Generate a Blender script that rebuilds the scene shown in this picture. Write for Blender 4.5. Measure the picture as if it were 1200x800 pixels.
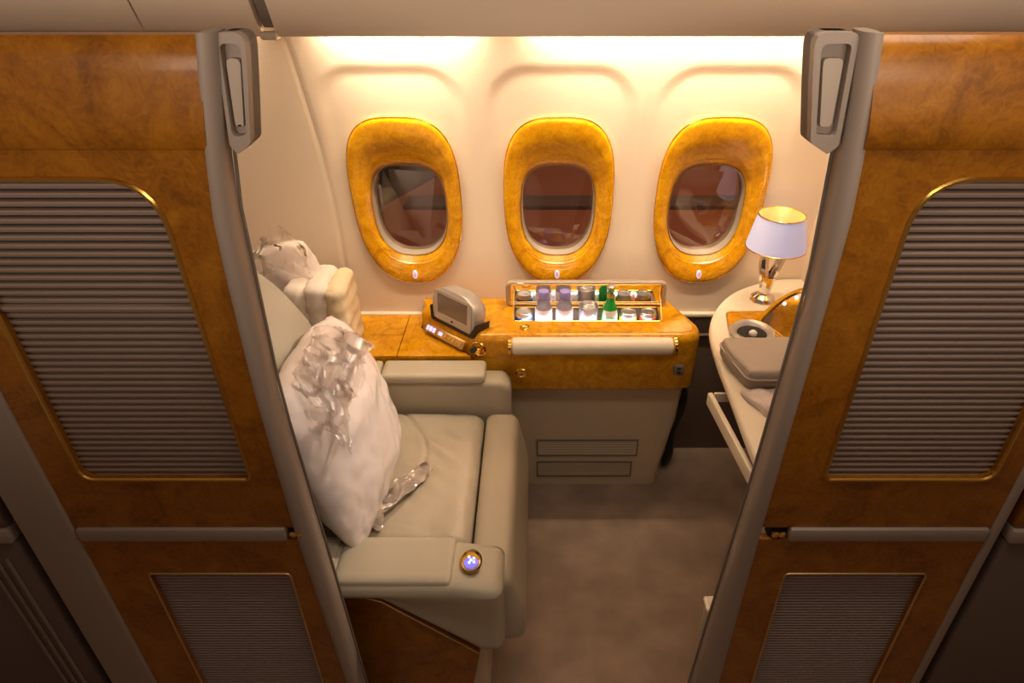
import bpy, bmesh, math, random
from mathutils import Vector, Matrix, noise
for o in list(bpy.data.objects): bpy.data.objects.remove(o)
S = bpy.context.scene
R = math.radians
PI = math.pi
random.seed(4)

# ------------------------------------------------------------------ camera
H = 1.98; TH = 32.0; F = 770.0; CX = 630.0
cam = bpy.data.cameras.new('camera'); co = bpy.data.objects.new('camera', cam)
S.collection.objects.link(co); S.camera = co
cam.sensor_width = 36; cam.lens = F/1200*36; cam.shift_x = -(CX-600)/1200
cam.clip_start = .02
co.location = (0, 0, H); co.rotation_euler = (R(90-TH), 0, 0)

# ------------------------------------------------------------------ world, light, exposure
w = bpy.data.worlds.new('world'); S.world = w; w.use_nodes = True
w.node_tree.nodes['Background'].inputs[0].default_value = (1.0, .62, .42, 1)
w.node_tree.nodes['Background'].inputs[1].default_value = .12
S.view_settings.view_transform = 'Standard'; S.view_settings.look = 'None'
S.view_settings.gamma = 1; S.view_settings.use_curve_mapping = False
S.view_settings.exposure = 0.0

def area(name, loc, rot, sx, sy, power, col, spread=180):
    l = bpy.data.lights.new(name, 'AREA'); l.shape = 'RECTANGLE'; l.size = sx; l.size_y = sy
    l.energy = power; l.color = col; l.spread = R(spread)
    o = bpy.data.objects.new(name, l); S.collection.objects.link(o)
    o.location = loc; o.rotation_euler = rot
    return o
WARM = (1.0, .80, .56)
# LED wash strips in the trough above the windows
area('wash_strip_light', (-.40, 1.98, 1.79), (R(42), 0, 0), .42, .03, 4.0, WARM, 115)
area('wash_strip_light', (.45, 1.98, 1.79), (R(42), 0, 0), .92, .03, 7.4, WARM, 115)
area('wash_strip_light', (-1.10, 1.975, 1.79), (R(42), 0, 0), .50, .03, 2.2, WARM, 140)  # added strip left of the windows, brightens the left wall
# cabin ceiling lights over the aisle and over the suite
area('ceiling_wash_light', (.25, .78, 2.33), (R(8), R(4), 0), 1.2, .3, 4.0, (1.0, .87, .72), 120)
# added fill from behind the camera, brightens the bins and partition heads
area('aisle_fill_light', (.2, -1.1, 2.05), (R(97), 0, 0), 3.6, .25, 11.5, (1.0, .82, .66), 68)
# added unseen spot behind the bin lip, brightens the pillow and seat back
sl = bpy.data.lights.new('pillow_fill_spot', 'SPOT'); sl.energy = 40; sl.color = (1.0, .84, .68); sl.spot_size = R(54); sl.spot_blend = .8; sl.shadow_soft_size = .02
so = bpy.data.objects.new('pillow_fill_spot', sl); S.collection.objects.link(so); so.location = (.35, 1.90, 1.768)
so.rotation_euler = (Vector((-.62, 1.45, .80))-so.location).to_track_quat('-Z', 'Y').to_euler()

# ------------------------------------------------------------------ materials
def nodes(name):
    m = bpy.data.materials.new(name); m.use_nodes = True
    nt = m.node_tree; return m, nt, nt.nodes['Principled BSDF']
def mat(name, col, rough=.5, metal=0, coat=0, bump=0, bscale=200, var=0, vscale=8, emit=None, es=0, spec=.5, sheen=0, trans=0, alpha=1):
    m, nt, b = nodes(name)
    b.inputs['Base Color'].default_value = (*col, 1)
    b.inputs['Roughness'].default_value = rough; b.inputs['Metallic'].default_value = metal
    b.inputs['Coat Weight'].default_value = coat; b.inputs['Coat Roughness'].default_value = .05
    b.inputs['Specular IOR Level'].default_value = spec
    b.inputs['Sheen Weight'].default_value = sheen
    b.inputs['Transmission Weight'].default_value = trans
    b.inputs['Alpha'].default_value = alpha
    if emit: b.inputs['Emission Color'].default_value = (*emit, 1); b.inputs['Emission Strength'].default_value = es
    tc = nt.nodes.new('ShaderNodeTexCoord')
    if var:
        n = nt.nodes.new('ShaderNodeTexNoise'); n.inputs['Scale'].default_value = vscale; n.inputs['Detail'].default_value = 5
        nt.links.new(tc.outputs['Object'], n.inputs['Vector'])
        r = nt.nodes.new('ShaderNodeValToRGB')
        r.color_ramp.elements[0].position = .3; r.color_ramp.elements[1].position = .7
        r.color_ramp.elements[0].color = (*[c*(1-var) for c in col], 1)
        r.color_ramp.elements[1].color = (*[min(1, c*(1+var)) for c in col], 1)
        nt.links.new(n.outputs['Fac'], r.inputs[0]); nt.links.new(r.outputs[0], b.inputs['Base Color'])
    if bump:
        n = nt.nodes.new('ShaderNodeTexNoise'); n.inputs['Scale'].default_value = bscale; n.inputs['Detail'].default_value = 3
        nt.links.new(tc.outputs['Object'], n.inputs['Vector'])
        bp = nt.nodes.new('ShaderNodeBump'); bp.inputs['Strength'].default_value = bump; bp.inputs['Distance'].default_value = .002
        nt.links.new(n.outputs['Fac'], bp.inputs['Height']); nt.links.new(bp.outputs[0], b.inputs['Normal'])
    return m
def burl(name, c0, c1, c2, rough=.22, scale=9, w=.14):
    m, nt, b = nodes(name)
    tc = nt.nodes.new('ShaderNodeTexCoord')
    n1 = nt.nodes.new('ShaderNodeTexNoise'); n1.inputs['Scale'].default_value = scale; n1.inputs['Detail'].default_value = 9
    n1.inputs['Roughness'].default_value = .62; n1.inputs['Distortion'].default_value = 1.6
    n2 = nt.nodes.new('ShaderNodeTexNoise'); n2.inputs['Scale'].default_value = scale*6; n2.inputs['Detail'].default_value = 4; n2.inputs['Distortion'].default_value = 2.5
    for n in (n1, n2): nt.links.new(tc.outputs['Object'], n.inputs['Vector'])
    mx = nt.nodes.new('ShaderNodeMath'); mx.operation = 'MULTIPLY_ADD'; mx.inputs[1].default_value = .35
    nt.links.new(n2.outputs['Fac'], mx.inputs[0])
    m2 = nt.nodes.new('ShaderNodeMath'); m2.operation = 'MULTIPLY'; m2.inputs[1].default_value = .65
    nt.links.new(n1.outputs['Fac'], m2.inputs[0]); nt.links.new(m2.outputs[0], mx.inputs[2])
    r = nt.nodes.new('ShaderNodeValToRGB'); e = r.color_ramp.elements
    e[0].position = .5-w; e[0].color = (*c0, 1); e[1].position = .5+w; e[1].color = (*c2, 1)
    k = e.new(.5); k.color = (*c1, 1)
    nt.links.new(mx.outputs[0], r.inputs[0]); nt.links.new(r.outputs[0], b.inputs['Base Color'])
    b.inputs['Specular IOR Level'].default_value = .35; b.inputs['Roughness'].default_value = rough; b.inputs['Coat Weight'].default_value = .25; b.inputs['Coat Roughness'].default_value = .08
    return m
M = dict(
    burl_lit=burl('lit_burl', (.42, .165, .002), (.64, .285, .003), (.80, .42, .008), .2, 11),  # stronger light around the windows put into the burl colour
    burl_door=burl('dim_burl', (.13, .041, .002), (.27, .094, .003), (.37, .145, .007), .28, 8, .19),  # same burl, colour darkened for the dimmer aisle side
    wall=mat('cream_sidewall', (.74, .60, .46), .6, bump=.25, bscale=160),
    bin=mat('cream_bin_plastic', (.74, .60, .46), .45),
    ceil=mat('pale_ceiling', (.7, .62, .56), .7),
    carpet=mat('mauve_brown_carpet', (.37, .265, .195), .95, bump=1.0, bscale=500, var=.22, vscale=7, sheen=.2),
    post=mat('grey_beige_plastic', (.30, .235, .19), .45, bump=.05, bscale=400),
    pad=mat('beige_pad', (.40, .32, .25), .5),
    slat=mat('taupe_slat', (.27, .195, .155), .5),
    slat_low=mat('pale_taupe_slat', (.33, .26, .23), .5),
    dark=mat('dark_recess', (.02, .015, .012), .8),
    leather=mat('cream_leather', (.41, .355, .26), .42, bump=.12, bscale=350, coat=.05),
    leather2=mat('grey_cream_leather', (.46, .405, .30), .45, bump=.1, bscale=350),
    shell=mat('cream_shell', (.40, .37, .30), .4),
    base=mat('grey_beige_base', (.62, .52, .36), .5),
    dado=mat('dark_brown_dado', (.12, .080, .064), .7, bump=.3, bscale=300),
    plate=mat('grey_plate', (.20, .16, .13), .5),
    gold=mat('gold_metal', (.85, .52, .12), .18, metal=1),
    brass=mat('soft_brass', (.70, .50, .22), .3, metal=1),
    chrome=mat('chrome', (.85, .82, .78), .06, metal=1),
    mirror=mat('mirror', (.9, .88, .86), .01, metal=1),
    silver=mat('silver_plastic', (.50, .45, .41), .32, metal=.3),
    screen=mat('lcd_screen', (.17, .14, .12), .15, coat=.6),  # base colour lightened to stand in for reflections on the screen
    black=mat('black_plastic', (.012, .012, .012), .35),
    cream=mat('cream_laminate', (.82, .73, .58), .35),
    pillow=mat('white_pillow_cotton', (.90, .80, .77), .4, coat=.6, bump=.3, bscale=30),
    blanket=mat('white_quilt', (.82, .73, .66), .7, bump=.6, bscale=60),
    fold=mat('cream_quilt_lining', (.78, .64, .42), .7, bump=.5, bscale=60),
    bag=mat('grey_leatherette', (.30, .25, .21), .5, bump=.1, bscale=400),
    piping=mat('pale_piping', (.45, .37, .29), .4),
    paper=mat('print_paper', (.62, .52, .50), .5, var=.25, vscale=22),
    white=mat('white_plastic', (.8, .76, .72), .4),
    green_glass=mat('green_glass', (.01, .30, .04), .05, coat=.5, emit=(.01, .35, .05), es=.0),
    alu=mat('aluminium', (.72, .66, .60), .3, metal=.9),
    redcan=mat('red_print', (.55, .03, .02), .35),
    greencan=mat('green_print', (.02, .33, .05), .35),
    bluecan=mat('blue_print', (.03, .10, .50), .35),
    yellow=mat('yellow_print', (.75, .55, .05), .35),
    cap=mat('lilac_cap', (.30, .26, .62), .35),
    labelp=mat('pale_pink_label', (.92, .82, .90), .5),
    led_blue=mat('blue_led', (.1, .1, .7), .3, emit=(.2, .2, 1.0), es=.7),
    led_white=mat('white_led', (.9, .9, .9), .3, emit=(.9, .85, 1.0), es=1.6),
    led_lilac=mat('lilac_led', (.6, .5, .9), .3, emit=(.65, .55, 1.0), es=1.0),
    led_strip=mat('led_strip_diffuser', (.9, .8, .6), .3, emit=WARM, es=6),
    trimwhite=mat('warm_white_trim', (.78, .68, .54), .4),
    rim=mat('grey_beige_rim', (.36, .29, .22), .4),
    wing=mat('dull_wing_paint', (.30, .12, .07), .5, emit=None),
    wing2=mat('grey_wing_panel', (.12, .09, .08), .5),
    apron=mat('night_apron', (.10, .05, .03), .8, var=.5, vscale=.6),
    vent=mat('bright_vent', (.70, .60, .46), .4),
    greenlid=mat('fridge_liner', (.30, .24, .16), .4),
    shade_in=mat('gold_shade_lining', (.85, .6, .2), .3, metal=.6, emit=(1.0, .62, .2), es=.5),
)
def glassy(name, tint, gloss=.12, alpha=.8, rough=.03):
    m = bpy.data.materials.new(name); m.use_nodes = True; nt = m.node_tree; nt.nodes.clear()
    out = nt.nodes.new('ShaderNodeOutputMaterial'); mx = nt.nodes.new('ShaderNodeMixShader')
    t = nt.nodes.new('ShaderNodeBsdfTransparent'); g = nt.nodes.new('ShaderNodeBsdfGlossy')
    t.inputs[0].default_value = (*tint, 1); g.inputs['Roughness'].default_value = rough
    f = nt.nodes.new('ShaderNodeFresnel'); f.inputs[0].default_value = 1.5
    a = nt.nodes.new('ShaderNodeMath'); a.operation = 'ADD'; a.inputs[1].default_value = gloss
    nt.links.new(f.outputs[0], a.inputs[0]); nt.links.new(a.outputs[0], mx.inputs[0])
    nt.links.new(t.outputs[0], mx.inputs[1]); nt.links.new(g.outputs[0], mx.inputs[2]); nt.links.new(mx.outputs[0], out.inputs[0])
    return m
M['pane'] = glassy('window_glass', (.75, .68, .62), .06)
M['clear'] = glassy('clear_bottle_plastic', (.96, .94, 1.0), .03)
def milky(name, col, mixf, gloss=.02):
    m = glassy(name, (.97, .96, 1.0), gloss); nt = m.node_tree
    mx = [n for n in nt.nodes if n.type == 'MIX_SHADER'][0]; tr = [n for n in nt.nodes if n.type == 'BSDF_TRANSPARENT'][0]
    m2 = nt.nodes.new('ShaderNodeMixShader'); m2.inputs[0].default_value = mixf
    df = nt.nodes.new('ShaderNodeBsdfDiffuse'); df.inputs[0].default_value = (*col, 1)
    nt.links.new(tr.outputs[0], m2.inputs[1]); nt.links.new(df.outputs[0], m2.inputs[2]); nt.links.new(m2.outputs[0], mx.inputs[1])
    return m
M['clear'] = milky('clear_bottle_plastic_lilac', (.72, .68, .92), .28)
M['frost'] = milky('tumbler_glass', (.88, .85, .95), .40)
def wrap_mat():
    m = glassy('crumpled_clear_plastic', (.95, .93, .91), .0, rough=.3)
    nt = m.node_tree
    mx = [n for n in nt.nodes if n.type == 'MIX_SHADER'][0]; tr = [n for n in nt.nodes if n.type == 'BSDF_TRANSPARENT'][0]
    m2 = nt.nodes.new('ShaderNodeMixShader'); m2.inputs[0].default_value = .30
    df = nt.nodes.new('ShaderNodeBsdfTranslucent'); df.inputs[0].default_value = (.85, .78, .74, 1)
    nt.links.new(tr.outputs[0], m2.inputs[1]); nt.links.new(df.outputs[0], m2.inputs[2]); nt.links.new(m2.outputs[0], mx.inputs[1])
    g = [n for n in nt.nodes if n.type == 'BSDF_GLOSSY'][0]
    tc = nt.nodes.new('ShaderNodeTexCoord'); n = nt.nodes.new('ShaderNodeTexVoronoi'); n.inputs['Scale'].default_value = 14
    nt.links.new(tc.outputs['Object'], n.inputs['Vector'])
    b = nt.nodes.new('ShaderNodeBump'); b.inputs['Strength'].default_value = .6; b.inputs['Distance'].default_value = .006
    nt.links.new(n.outputs['Distance'], b.inputs['Height']); nt.links.new(b.outputs[0], g.inputs['Normal'])
    return m
M['wrap'] = wrap_mat()
def shade_mat():
    m, nt, b = nodes('lamp_shade_lilac_white')
    b.inputs['Base Color'].default_value = (.66, .70, .95, 1); b.inputs['Roughness'].default_value = .6
    b.inputs['Emission Color'].default_value = (.56, .60, 1.0, 1); b.inputs['Emission Strength'].default_value = .26
    return m
M['shade'] = shade_mat()

# ------------------------------------------------------------------ helpers
C = S.collection
def origin(o):
    v = Vector((0, 0, 0))
    while o is not None: v += o.location; o = o.parent
    return v
def obj(name, bm, m, parent=None, smooth=40):
    bmesh.ops.recalc_face_normals(bm, faces=bm.faces)
    if parent is not None: bmesh.ops.translate(bm, verts=bm.verts, vec=-origin(parent))
    if smooth:
        for f in bm.faces: f.smooth = True
        bm.normal_update()
        for e in bm.edges:
            if len(e.link_faces) == 2 and e.calc_face_angle(0) > R(smooth): e.smooth = False
    me = bpy.data.meshes.new(name); bm.to_mesh(me); bm.free()
    me.materials.append(M[m] if isinstance(m, str) else m)
    o = bpy.data.objects.new(name, me); C.objects.link(o); o.parent = parent
    return o
def tag(o, label, cat, group=None):
    o['label'] = label; o['category'] = cat
    if group: o['group'] = group
    return o
def thing(name, label, cat, loc=(0, 0, 0), group=None):
    o = bpy.data.objects.new(name, None); C.objects.link(o); o.location = loc; o.empty_display_size = .05
    return tag(o, label, cat, group)
def struct(o): o['kind'] = 'structure'; return o
def box(bm, x0, x1, y0, y1, z0, z1, bev=0, seg=2, mtx=None):
    r = bmesh.ops.create_cube(bm, size=1)
    vs = r['verts']
    for v in vs: v.co = Vector(((x0+x1)/2+v.co.x*(x1-x0), (y0+y1)/2+v.co.y*(y1-y0), (z0+z1)/2+v.co.z*(z1-z0)))
    if bev:
        es = list({e for v in vs for e in v.link_edges})
        r2 = bmesh.ops.bevel(bm, geom=es, offset=bev, segments=seg, affect='EDGES', profile=.5)
        vs = list({v for f in r2['faces'] for v in f.verts} | {v for v in vs if v.is_valid})
    if mtx: bmesh.ops.transform(bm, matrix=mtx, verts=vs)
    return vs
def B(x0, x1, y0, y1, z0, z1, bev=0, seg=2, mtx=None):
    bm = bmesh.new(); box(bm, x0, x1, y0, y1, z0, z1, bev, seg, mtx); return bm
def rbox(x0, x1, y0, y1, z0, z1, r, n=10, f=None):
    """dense rounded box, displaced by f(point, normal) -> point"""
    bm = bmesh.new(); lo = Vector((x0, y0, z0)); hi = Vector((x1, y1, z1)); sz = hi-lo
    ns = [max(4, min(110, int(n*s/max(sz)))) for s in sz]
    ns = [k if k % 2 == 0 else k+1 for k in ns]
    cache = {}
    def vert(p):
        k = tuple(round(c, 5) for c in p)
        if k not in cache:
            # denser near edges, then clamp into the inner box and push out by r
            q = Vector([lo[i]+sz[i]*(.5-.5*math.cos(PI*p[i]))*.45+sz[i]*p[i]*.55 for i in range(3)])
            c = Vector([min(max(q[i], lo[i]+r), hi[i]-r) for i in range(3)])
            d = q-c
            nn = d.normalized() if d.length > 1e-9 else Vector((0, 0, 1))
            q = c+nn*r
            if f: q = f(q, nn)
            cache[k] = bm.verts.new(q)
        return cache[k]
    for ax in range(3):
        a, b = [(1, 2), (0, 2), (0, 1)][ax]
        for side in (0, 1):
            for i in range(ns[a]):
                for j in range(ns[b]):
                    vs = []
                    for di, dj in ((0, 0), (1, 0), (1, 1), (0, 1)):
                        p = [0, 0, 0]; p[ax] = side; p[a] = (i+di)/ns[a]; p[b] = (j+dj)/ns[b]; vs.append(vert(p))
                    try: bm.faces.new(vs)
                    except ValueError: pass
    return bm
def loft(rings, closed=True, cap0=False, cap1=False, bm=None):
    bm = bm or bmesh.new(); vr = [[bm.verts.new(p) for p in r] for r in rings]
    for a, b in zip(vr, vr[1:]):
        n = len(a)
        for i in range(n if closed else n-1):
            j = (i+1) % n; bm.faces.new((a[i], a[j], b[j], b[i]))
    if cap0: bm.faces.new(vr[0])
    if cap1: bm.faces.new(vr[-1])
    return bm
def lathe(prof, c=(0, 0, 0), n=24, ax=None, bm=None):
    """prof: (radius, height) list; revolved about axis ax through c"""
    ax = Vector(ax or (0, 0, 1)).normalized(); q = Vector((0, 0, 1)).rotation_difference(ax); c = Vector(c)
    rings = [[c+q @ Vector((r*math.cos(2*PI*i/n), r*math.sin(2*PI*i/n), h)) for i in range(n)] for r, h in prof]
    return loft(rings, cap0=True, cap1=True, bm=bm)
def tube(pts, r, n=8, closed=False, bm=None):
    pts = [Vector(p) for p in pts]; rings = []; N = len(pts); prev = None
    for i, p in enumerate(pts):
        a = pts[(i-1) % N] if (closed or i > 0) else p; b = pts[(i+1) % N] if (closed or i < N-1) else p
        t = (b-a).normalized()
        u = prev if prev else Vector((0, 0, 1))
        u = u-t*u.dot(t)
        if u.length < 1e-4: u = Vector((1, 0, 0))-t*t.x
        u.normalize(); prev = u; v = t.cross(u)
        rr = r(i/(N-1)) if callable(r) else r
        rings.append([p+(u*math.cos(2*PI*k/n)+v*math.sin(2*PI*k/n))*rr for k in range(n)])
    if closed: rings.append(rings[0])
    bm = loft(rings, cap0=not closed, cap1=not closed, bm=bm)
    if closed: bmesh.ops.remove_doubles(bm, verts=bm.verts, dist=1e-6)
    return bm
def smooth_path(pts, n=6, closed=False):
    pts = [Vector(p) for p in pts]; N = len(pts); out = []
    for i in range(N if closed else N-1):
        p0 = pts[(i-1) % N] if closed or i > 0 else pts[i]; p1 = pts[i]; p2 = pts[(i+1) % N]
        p3 = pts[(i+2) % N] if closed or i < N-2 else p2
        for k in range(n):
            t = k/n
            out.append(.5*((2*p1)+(p2-p0)*t+(2*p0-5*p1+4*p2-p3)*t*t+(3*p1-p0-3*p2+p3)*t**3))
    if not closed: out.append(pts[-1])
    return out
def roundpoly(pts, n=5):
    """pts: (x, y, radius) -> rounded outline"""
    out = []; N = len(pts)
    for i in range(N):
        p = Vector(pts[i][:2]); r = pts[i][2]; a = Vector(pts[i-1][:2]); b = Vector(pts[(i+1) % N][:2])
        if r <= 0: out.append(p); continue
        u = (a-p).normalized(); v = (b-p).normalized(); ang = u.angle(v); d = min(r/math.tan(ang/2), (a-p).length*.49, (b-p).length*.49)
        s = p+u*d; e = p+v*d
        for k in range(n+1):
            t = k/n; out.append((1-t)**2*s+2*t*(1-t)*p+t*t*e)
    return out
def plate(outer, holes, fn, thick, bm=None):
    """flat polygon with holes in 2D; fn(u, v, d) -> 3D; extruded from d=0 to d=thick"""
    bm = bm or bmesh.new(); loops = [outer]+list(holes); es = []; lv = []
    for lp in loops:
        vs = [bm.verts.new(fn(p[0], p[1], 0)) for p in lp]; lv.append(vs)
        for i in range(len(vs)): es.append(bm.edges.new((vs[i], vs[(i+1) % len(vs)])))
    r = bmesh.ops.triangle_fill(bm, edges=es, use_beauty=True, use_dissolve=False)
    fs = [g for g in r['geom'] if isinstance(g, bmesh.types.BMFace)]
    vmap = {}
    for lp, vs in zip(loops, lv):
        for p, v in zip(lp, vs): vmap[v] = bm.verts.new(fn(p[0], p[1], thick))
    for f in fs: bm.faces.new([vmap[v] for v in reversed(f.verts)])
    for vs in lv:
        for i in range(len(vs)):
            a, b = vs[i], vs[(i+1) % len(vs)]; bm.faces.new((a, b, vmap[b], vmap[a]))
    return bm
def XZ(y): return lambda u, v, d: Vector((u, y+d, v))
def XY(z): return lambda u, v, d: Vector((u, v, z-d))
def sst(a, b, x):
    t = min(1, max(0, (x-a)/(b-a))); return t*t*(3-2*t)
def fbm(p, s, o=4): return noise.fractal(Vector(p)*s, 1.0, 2.0, o)
def copy_tree(o, parent=None):
    c = o.copy(); C.objects.link(c); c.parent = parent
    for ch in list(o.children): copy_tree(ch, c)
    return c

# ------------------------------------------------------------------ setting
def wall_y(z):
    return 2.245-.36*max(0, z-1.0)**2-.02*sst(.9, .70, z)*0
def pocket_y(z): return 2.2465-.340*max(0, z-1.0)**2
WX = [-.46, .073, .606]                     # the three windows, 0.533 m apart
def recess(x, z):
    best = 0
    for xc in WX:
        hw = .232; dx = abs(x-xc); top = 1.640
        # rounded top corners
        r = .13; qx = max(0, dx-(hw-r)); qz = max(0, z-(top-r)); d = math.hypot(qx, qz)-r
        s = sst(.010, -.040, d)*sst(.74, .88, z)
        best = max(best, s)
    return best
def surf(x, z):
    side = 0
    m = recess(x, z); y = wall_y(z)*(1-m)+pocket_y(z)*m
    # shallow panel joints
    for xj in (-.725, .335): y += (.006 if xj < 0 else .002)*math.exp(-((x-xj)/.006)**2)
    return y
def sel(xc, zc, hw, ht, hb, nt, nb, k=72):
    """egg-like superellipse: different half height and exponent above and below"""
    out = []
    for i in range(k):
        a = 2*PI*i/k; c, s = math.cos(a), math.sin(a); n = nt if s > 0 else nb; h = ht if s > 0 else hb
        out.append((xc+hw*math.copysign(abs(c)**(2/n), c), zc+h*math.copysign(abs(s)**(2/n), s)))
    return out
bm = bmesh.new(); NX, NZ = 420, 150; x0, x1, z0, z1 = -1.75, 1.45, .70, 1.90
g = [[bm.verts.new((x0+(x1-x0)*i/NX, surf(x0+(x1-x0)*i/NX, z0+(z1-z0)*j/NZ), z0+(z1-z0)*j/NZ)) for j in range(NZ+1)] for i in range(NX+1)]
for i in range(NX):
    for j in range(NZ):
        x = x0+(x1-x0)*(i+.5)/NX; z = z0+(z1-z0)*(j+.5)/NZ
        if any(abs((x-xc)/.165)**2.6+abs((z-1.14)/.24)**2.6 < 1 for xc in WX): continue
        bm.faces.new((g[i][j], g[i+1][j], g[i+1][j+1], g[i][j+1]))
struct(obj('wall_back', bm, 'wall', smooth=60))
# dado below the sill, with ledge and service strip
dado = struct(obj('baseboard_back', B(-1.75, 1.45, 2.262, 2.30, 0, .72), 'dado'))
struct(obj('trim_1', B(-1.75, 1.45, 2.225, 2.27, .700, .716, .004), 'trimwhite'))
struct(obj('trim_2', B(-1.75, 1.45, 2.247, 2.27, .602, .612, .002), 'trimwhite'))
strip = thing('service_strip', 'grey-brown strip with triangular life vest sign below the sill beside the round table', 'service panel', (.64, 2.25, .655))
obj('plate', B(.47, .98, 2.250, 2.262, .613, .699), 'plate', strip)
bm = tube([(.60, 2.247, .632), (.66, 2.247, .632), (.63, 2.247, .686)], .0012, 6, True)
box(bm, .622, .638, 2.246, 2.249, .640, .650); box(bm, .617, .643, 2.246, 2.249, .634, .638)
obj('triangle_sign', bm, 'black', strip)
struct(obj('floor', B(-2.2, 2.2, -1.2, 2.30, -.04, 0), 'carpet'))
struct(obj('ceiling', B(-2.2, 2.2, -1.4, 2.0, 2.36, 2.40), 'ceil'))

for k, xc in enumerate(WX):
    W = bpy.data.objects.new('window_%d' % (k+1), None); C.objects.link(W); W.location = (xc, 2.24, 1.14); struct(W)
    o_ = sel(xc, 1.168, .190, .306, .318, 3.1, 2.35); i_ = sel(xc, 1.126, .133, .172, .180, 3.0, 2.5)
    def ring(t, dy, a=o_, b=i_):
        return [(p[0]*(1-t)+q[0]*t, pocket_y(p[1]*(1-t)+q[1]*t)+dy, p[1]*(1-t)+q[1]*t) for p, q in zip(a, b)]
    fr = obj('bezel', loft([ring(0, .004), ring(0, -.012), ring(.04, -.019), ring(.10, -.021), ring(.35, -.018), ring(.62, -.010), ring(.72, -.003),
                            ring(.74, -.003), ring(.80, .004), ring(.82, .004), ring(.9, .014), ring(1, .026)]), 'burl_lit', W, 50)
    obj('gold_edge', tube([Vector(p)+Vector((0, -.0005, 0)) for p in ring(-.004, -.012)], .0022, 6, True), 'gold', fr)
    c_ = sel(xc, 1.126, .127, .166, .173, 3.0, 2.5)
    yb = wall_y(1.128)+.05
    def rr(a, dy): return [(p[0], pocket_y(p[1])+dy, p[1]) for p in a]
    rm = obj('rim', loft([rr(i_, .026), rr(sel(xc, 1.126, .131, .170, .178, 3.0, 2.5), .020), rr(sel(xc, 1.126, .129, .168, .175, 3.0, 2.5), .030), rr(c_, .05), rr(c_, .085)]), 'rim', W, 60)
    bm = bmesh.new(); bm.faces.new([bm.verts.new((p[0], pocket_y(p[1])+.058, p[1])) for p in c_])
    obj('pane', bm, 'pane', W, 0)
    zc = .885; y = pocket_y(zc)-.018
    sw = obj('shade_switch', plate([(xc+.0085*math.cos(a)*1, zc+.016*math.sin(a)) for a in [2*PI*i/20 for i in range(20)]], [], XZ(y-.004), .012), 'led_lilac', W)
    obj('switch_face', plate([(xc+.006*math.cos(a), zc+.0125*math.sin(a)) for a in [2*PI*i/20 for i in range(20)]], [], XZ(y-.006), .006), 'white', W)

# overhead bins: profile in y-z extruded along x
bp = [(1.872, 1.755), (1.866, 1.747), (1.858, 1.748), (1.850, 1.758), (1.838, 1.785), (1.815, 1.835), (1.775, 1.90), (1.71, 1.98), (1.62, 2.06), (1.52, 2.12), (1.40, 2.16), (1.40, 2.36), (1.95, 2.36), (1.95, 1.84), (1.885, 1.80)]
def binseg(xa, xb, m='bin'):
    rings = []
    for x, s in ((xa, 1.0), (xa+.004, 0), (xb-.004, 0), (xb, 1.0)):
        c = Vector((1.75, 2.0)); rings.append([(x, c.x+(p[0]-c.x)*(1-.01*s), c.y+(p[1]-c.y)*(1-.012*s)) for p in bp])
    return loft(rings, cap0=True, cap1=True)
for lab, xa, xb in (('wide cream overhead bin above the three windows', -.672, 1.30),
                    ('cream overhead bin left of the vertical gap above the left partition', -1.005, -.712),
                    ('cream overhead bin at the far left top corner of the view', -1.75, -1.010)):
    b = thing('overhead_bin', lab, 'overhead bin', ((xa+xb)/2, 1.5, 1.8))
    obj('bin_door', binseg(xa, xb), 'bin', b, 30)
g = bpy.data.objects.new('trim_3', None); C.objects.link(g); g.location = (-.69, 1.6, 1.8); struct(g)
obj('gap_filler', binseg(-.708, -.674), 'plate', g)
g.children[0].location = (0, .012, .02)
obj('end_cap', B(-.714, -.670, 1.845, 1.878, 1.740, 1.760, .006), 'trimwhite', g)
# trough behind the bin lip holding the LED wash strips
struct(obj('trim_4', B(-1.75, 1.45, 1.95, 2.06, 1.845, 1.87), 'bin'))
for i, (xa, xb, what) in enumerate(((-.635, -.135, 'shorter wash light strip hidden behind the bin lip over the left window'), (-.075, .86, 'longer wash light strip hidden behind the bin lip over the middle and right windows'))):
    tag(obj('wash_light', B(xa, xb, 1.975, 2.005, 1.80, 1.815, .003), 'led_strip'), what, 'light strip')

# outside in the dark: apron and wing
struct(obj('trim_5', B(-9, 9, 3.2, 22, -3.02, -3.0), 'apron'))
wg = thing('aircraft_wing', 'dim aircraft wing seen outside through the windows at night', 'wing', (.2, 4.2, -.2))
bm = bmesh.new()
vs = [(-3.0, 3.0, -.35), (2.6, 3.0, -.35), (3.6, 9.0, .15), (.6, 9.0, .15)]
a = [bm.verts.new(v) for v in vs]; b_ = [bm.verts.new((v[0], v[1], v[2]-.3)) for v in vs]
bm.faces.new(a); bm.faces.new(list(reversed(b_)))
for i in range(4): bm.faces.new((a[i], b_[i], b_[(i+1) % 4], a[(i+1) % 4]))
obj('wing_skin', bm, 'wing', wg)
for k, yy in enumerate((3.7, 4.5, 5.6)):
    obj('flap_panel', B(-2.2+k*.5, 2.2+k*.3, yy, yy+.28, -.29+k*.06, -.24+k*.075, .02), 'wing2', wg)
obj('fence_post', B(-.98, -.90, 3.6, 3.7, -.3, .75, .02), 'wing2', wg)
l = bpy.data.lights.new('outside_fill_light', 'POINT'); l.energy = 260; l.color = (1, .55, .35); l.shadow_soft_size = .3  # added unseen lamp, brightens the apron and wing behind the panes
o = bpy.data.objects.new('outside_fill_light', l); C.objects.link(o); o.location = (1.2, 5.0, 3.2)

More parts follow.
